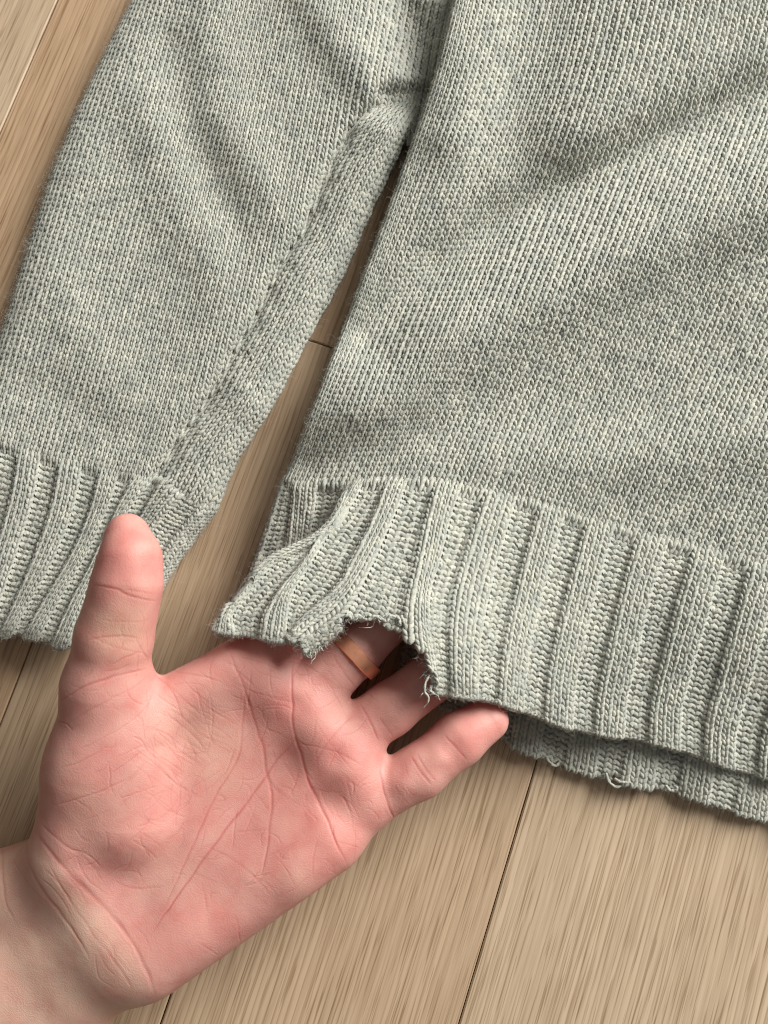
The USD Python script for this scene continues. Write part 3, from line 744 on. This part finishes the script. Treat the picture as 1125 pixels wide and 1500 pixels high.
def grad(f, p, e=.1):
    f0 = f(p); g = np.stack([f(p + e * np.eye(3)[k]) - f0 for k in range(3)], 1)
    return g / (np.linalg.norm(g, axis=1, keepdims=True) + 1e-9)
hv, hf = surface_nets(hand_sdf, (-178, -190, 1), (70, 20, 74), 1.25)
hm = trimesh.Trimesh(hv, hf, process=True)
trimesh.smoothing.filter_taubin(hm, iterations=6)
def project(v):
    return v - .9 * hand_sdf(v)[:, None] * grad(hand_sdf, v)
def refine(m, sel):
    v, f = trimesh.remesh.subdivide(m.vertices, m.faces, face_index=np.nonzero(sel)[0]); return trimesh.Trimesh(v, f, process=False)
hm.vertices = project(hm.vertices)
# creases and pads, in picture coordinates of the palm side: (polyline, half width px, depth mm, redness)
CR = [
    ([(331, 946), (358, 1011), (371, 1056), (389, 1122), (396, 1189), (389, 1255), (378, 1294)], 3.0, .55, .8),
    ([(429, 962), (427, 1010), (429, 1055), (447, 1135), (478, 1198), (496, 1242), (510, 1270)], 3.0, .65, .9),
    ([(358, 1000), (350, 1095), (309, 1179), (264, 1279), (240, 1330)], 2.6, .38, .6),
    ([(433, 1082), (388, 1144), (328, 1219), (269, 1299), (219, 1372)], 2.6, .45, .9),
    ([(518, 1047), (487, 1078), (455, 1127)], 2.2, .30, .5), ([(433, 1091), (487, 1100), (531, 1122)], 2.2, .26, .5),
    ([(465, 1060), (500, 1110), (520, 1130)], 1.8, .18, .4), ([(372, 1050), (400, 1075), (440, 1090)], 1.8, .18, .4), ([(470, 1140), (462, 1100), (480, 1075)], 1.8, .2, .4),
    ([(340, 1000), (390, 1020), (430, 1030)], 1.8, .16, .3), ([(380, 1130), (420, 1170), (450, 1185)], 1.8, .16, .4), ([(300, 1240), (345, 1262), (400, 1318)], 1.8, .22, .5),
    ([(340, 1220), (393, 1216)], 1.6, .15, .3), ([(290, 1380), (320, 1400)], 1.6, .14, .3), ([(345, 1345), (355, 1390)], 1.6, .14, .3), ([(295, 1290), (303, 1340)], 1.6, .12, .3),
    ([(488, 962), (503, 985), (522, 1006)], 2.4, .45, .8), ([(500, 945), (520, 975), (537, 996)], 1.8, .2, .4),
    ([(529, 1032), (545, 1062), (555, 1085)], 2.4, .5, .9), ([(556, 1050), (566, 1066), (574, 1078)], 2.0, .3, .6), ([(640, 962), (652, 985), (664, 1004)], 2.2, .3, .6),
    ([(557, 1120), (566, 1170), (582, 1206)], 2.4, .55, .9), ([(603, 1109), (616, 1130), (632, 1150)], 2.6, .5, .9), ([(612, 1104), (625, 1128), (640, 1146)], 2.0, .28, .6), ([(650, 1076), (668, 1096), (684, 1114)], 2.4, .42, .8),
    ([(138, 858), (171, 864), (192, 874), (232, 881)], 2.4, .5, .9), ([(185, 864), (226, 871)], 1.8, .25, .5), ([(145, 905), (180, 912), (222, 905)], 1.8, .16, .4), ([(128, 938), (178, 933), (205, 935)], 2.2, .3, .6), ([(124, 925), (168, 948), (210, 957)], 1.8, .16, .4),
    ([(216, 980), (171, 990), (135, 1001), (85, 1031)], 2.6, .5, .8), ([(218, 976), (205, 955), (190, 962), (160, 975)], 2.0, .25, .5), ([(222, 985), (250, 1010), (268, 1060)], 2.2, .25, .5), ([(222, 978), (270, 985), (330, 1000)], 2.2, .25, .4),
    ([(218, 990), (190, 1010), (150, 1030), (100, 1060)], 2.0, .25, .4), ([(230, 1000), (210, 1040), (170, 1070), (110, 1100)], 1.8, .18, .3), ([(300, 1000), (310, 1040), (300, 1110)], 1.8, .16, .3),
    ([(48, 1212), (69, 1243), (115, 1294), (160, 1337), (187, 1371), (208, 1406), (226, 1460)], 5.0, .55, .5),
    ([(37, 1215), (40, 1257), (61, 1302), (88, 1337), (112, 1371), (128, 1401)], 3.4, .7, .6), ([(4, 1230), (5, 1297), (21, 1350)], 3.0, .45, .5), ([(62, 1208), (80, 1226), (118, 1251)], 3.0, .45, .5),
    ([(149, 1382), (170, 1410), (192, 1448)], 2.4, .3, .4), ([(240, 1298), (200, 1301), (165, 1288)], 2.4, .25, .6), ([(70, 1262), (110, 1330), (160, 1400)], 2.4, .25, .4), ([(90, 1125), (130, 1110), (160, 1090)], 2.4, .2, .3), ([(80, 1180), (130, 1165), (190, 1140)], 2.4, .2, .3),
]
g9 = np.random.default_rng(9)
def fam(c, ang, n, sp, ln, dep):            # bundles of fine parallel wrinkles
    out = []; d = np.array([math.cos(ang), math.sin(ang)]); nrm = np.array([-d[1], d[0]])
    for k in range(n):
        o = np.array(c) + nrm * (k - n / 2) * sp * g9.uniform(.8, 1.2) + d * g9.normal(0, 12); l = ln * g9.uniform(.5, 1)
        b = nrm * g9.normal(0, 5)
        out.append(([tuple(o - d * l / 2), tuple(o + b), tuple(o + d * l / 2)], 1.7, dep * g9.uniform(.6, 1.2), .30))
    return out
CR += fam((280, 1060), -2.45, 12, 12, 110, .13) + fam((255, 1120), .62, 10, 14, 100, .11) + fam((180, 925), 1.5, 9, 9, 40, .10) + fam((330, 1060), .5, 9, 11, 60, .12)
CR += fam((590, 1150), .98, 6, 9, 45, .10) + fam((585, 1030), .95, 5, 9, 40, .10) + fam((90, 1290), .9, 7, 15, 120, .16) + fam((170, 1400), 1.0, 7, 11, 70, .13) + fam((480, 1180), 1.1, 6, 11, 60, .10) + fam((470, 1010), .9, 6, 10, 50, .09)
for ang in (.6, 2.4): CR += fam((230, 1180), ang, 9, 19, 70, .09)
for k_ in range(230):
    c_ = np.array([g9.uniform(90, 540), g9.uniform(960, 1400)])
    if c_[1] > 1480 - .42 * c_[0] or (c_[0] < 300 and c_[1] > 1290): continue
    CR += fam(c_, g9.choice([.55, 2.5, 1.9, 1.1]) + g9.normal(0, .25), 1, 1, g9.uniform(25, 75), g9.uniform(.10, .22))
def detail(v, want_red=False):
    px = topx(v * MM); n = grad(hand_sdf, v)
    view = CAM / MM - v; view /= np.linalg.norm(view, axis=1, keepdims=True)
    face = ss(.05, .45, (n * view).sum(1))
    dep = np.zeros(len(v)); red = np.zeros(len(v))
    for line, w, d, r in CR:
        ln = np.array(line, float); lo, hi = ln.min(0) - 4 * w, ln.max(0) + 4 * w
        m = np.nonzero(((px > lo) & (px < hi)).all(1) & (face > 0))[0]
        if len(m) == 0: continue
        fine = along(ln, np.linspace(0, 1, 6 * len(ln))); fine = fine + 1.6 * np.stack([noise(np.stack([fine[:, 0] / 14, fine[:, 1] / 14, 0 * fine[:, 0] + q_], 1), 5) - .5 for q_ in (0, 9.5)], 1) * 2
        dd, fr = polydist(px[m], fine); d = d * (.27 if r > .32 else .55); w = w * (.70 if r > .32 else .62)
        w_ = w * (.55 + .45 * np.sin(np.pi * np.clip(fr, .02, .98)))
        fade = np.clip(np.minimum(fr, 1 - fr) * 7 + .15, 0, 1)
        e = np.exp(-(dd / w_) ** 2) * fade * (.55 + .9 * noise(v[m] / 4.5, 17))
        dep[m] += e * d - .04 * d * np.exp(-((dd - 2.2 * w) / (1.3 * w)) ** 2) * fade
        red[m] = np.maximum(red[m], e * r)
    for (cx, cy, s, a) in PADS: dep += a * np.exp(-(((px[:, 0] - cx) / s) ** 2 + ((px[:, 1] - cy) / s) ** 2))
    lum = (noise(v / 9.0, 3) - .5) * .9 + (noise(v / 3.2, 4) - .5) * .22
    return v - n * ((dep - lum * .5) * face)[:, None], red, px, face
PADS = [(395, 1120, 60, 2.6), (340, 1180, 55, 1.6), (330, 1330, 50, .8), (440, 1290, 45, -1.2), (395, 975, 30, -.8), (470, 1070, 30, -1.0), (515, 1130, 28, -.9), (430, 1030, 14, .5), (492, 1110, 14, .5), (617, 1130, 16, .55), (667, 1095, 15, .5), (568, 1166, 18, .5), (702, 1066, 18, -.6), (642, 1112, 14, -.5), (592, 1150, 15, -.5), (184, 870, 24, .7), (176, 935, 26, .4), (560, 1058, 16, .5), (605, 1020, 22, -.5), (190, 1110, 60, -1.2), (260, 1010, 30, .8), (190, 820, 22, -.5)]
P = topx(hm.vertices * MM)
def facing(m):
    px = topx(m.triangles_center * MM); c = CAM / MM - m.triangles_center
    return ((m.face_normals * c).sum(1) > -10) & (px[:, 0] > -40) & (px[:, 1] < 1540)
hm = refine(hm, facing(hm)); hm.vertices = project(hm.vertices)
hm = refine(hm, facing(hm)); hm.vertices = project(hm.vertices)
print('hand', len(hm.faces))
V, red, px, face = detail(np.array(hm.vertices))
def blob(cx, cy, s): return np.exp(-(((px[:, 0] - cx) / s) ** 2 + ((px[:, 1] - cy) / s) ** 2))[:, None]
def lerp(c, t, w): return c * (1 - w) + np.array(t) * w
tone = np.tile(np.array([.575, .275, .235]), (len(V), 1))
WL = np.array([(0, 1150), (48, 1214), (69, 1243), (115, 1294), (160, 1337), (187, 1371), (208, 1406), (224, 1455), (240, 1520)], float)
dw, _ = polydist(px, WL)
side = px[:, 1] - np.interp(px[:, 0], WL[:, 0], WL[:, 1])
arm = ss(-16, 34, np.where(side > 0, dw, -dw) + 8 * (noise(V / 6.0, 21) - .5))[:, None]
tone = lerp(tone, (.64, .395, .31), arm * .95)
tone = lerp(tone, (.60, .36, .265), np.clip(blob(175, 925, 45) + blob(300, 1090, 60) * .5 + blob(110, 1180, 60) * .3, 0, 1) * .8)
tone = lerp(tone, (.62, .25, .215), np.clip(blob(195, 830, 50) * .7 + blob(480, 1180, 90) * .6 + blob(700, 1070, 50) * .5 + blob(400, 960, 50) * .5 + blob(300, 1360, 80) * .45 + blob(260, 1180, 60) * .35, 0, 1))
tone = lerp(tone, (.66, .36, .29), np.clip(blob(440, 1300, 40) * .5 + blob(240, 1265, 35) * .5 + blob(330, 1130, 40) * .3, 0, 1))
mott = (noise(V / 5.5, 11) - .5)[:, None]; mott2 = (noise(V / 14., 12) - .5)[:, None]
tone = tone * (1 + mott * np.array([.04, .14, .13]) + mott2 * np.array([.04, .20, .18]))
tone = tone * (1 - red[:, None] * np.array([.12, .36, .34]))
hand = xform('hand')
tag(hand, label='open left hand, palm up, fingers reaching under the torn sweater hem', category='hand')
hp = obj('skin', (V * MM, hm.faces), 'skin', hand)
color_primvar(hp, np.clip(tone, .02, .9))
# thumb nail, on the far side of the tip
nl = trimesh.creation.icosphere(3, 1.0); nv = nl.vertices * [5.2, 7.0, 1.0]; nv[:, 2] -= (nv[:, 0] / 5.2) ** 2 * 1.6
ax_ = (J(190, 775, 58) - J(183, 860, 57)); ax_ /= np.linalg.norm(ax_); nz = np.array([-.86, -.2, -.45]); nz -= ax_ * (nz @ ax_); nz /= np.linalg.norm(nz)
nx = np.cross(ax_, nz); nv = nv[:, :1] * nx + nv[:, 1:2] * ax_ + nv[:, 2:] * nz + J(188, 800, 58.2) + nz * 7.4
obj('thumbnail', (nv * MM, nl.faces), 'nail', hand)

# ------------------------------------------------------------------ copper ring round the middle finger
ra, rb = C_FING[1][0][1], C_FING[1][1][1]
rc = J(519, 955, 32.3); axd = J(612, 870, 29) - J(450, 1025, 31); axd /= np.linalg.norm(axd)
e1 = np.cross(axd, [0, 0, 1.0]); e1 /= np.linalg.norm(e1); e2 = np.cross(e1, axd)
prof = [(9.2, -2.3), (10.5, -2.3), (10.75, -2.05), (10.85, 0), (10.75, 2.05), (10.5, 2.3), (9.2, 2.3)]
n = 96; th = np.linspace(0, 2 * np.pi, n, endpoint=False); rv = []
for r, a in prof: rv.append(rc + axd * a + (np.cos(th)[:, None] * e1 + np.sin(th)[:, None] * e2) * r)
rv = np.concatenate(rv); rf = []; m = len(prof)
for i in range(m):
    for k in range(n):
        a, b = i * n + k, i * n + (k + 1) % n; c, d = ((i + 1) % m) * n + (k + 1) % n, ((i + 1) % m) * n + k
        rf += [(a, b, c), (a, c, d)]
ring = obj('finger_ring', trimesh.Trimesh(rv * MM, np.array(rf), process=False), 'copper', '/World', smooth=35)
tag(ring, label='plain polished copper band worn on the middle finger', category='ring')

# ------------------------------------------------------------------ specks of lint
for x, y, z in ((468, 212, 16.6), (916, 249, 14)):
    s = trimesh.creation.icosphere(2, .45); s.vertices = (s.vertices * (1 + .4 * (noise(s.vertices * 4, 2)[:, None] - .5)) * [1, .7, .6]) * MM + at(x, y, z + 1.2)
    l = obj('lint_speck', s, 'lint'); tag(l, label='white lint speck on the sleeve near its crease' if x < 500 else 'white lint speck on the sweater body near the fold', category='lint')
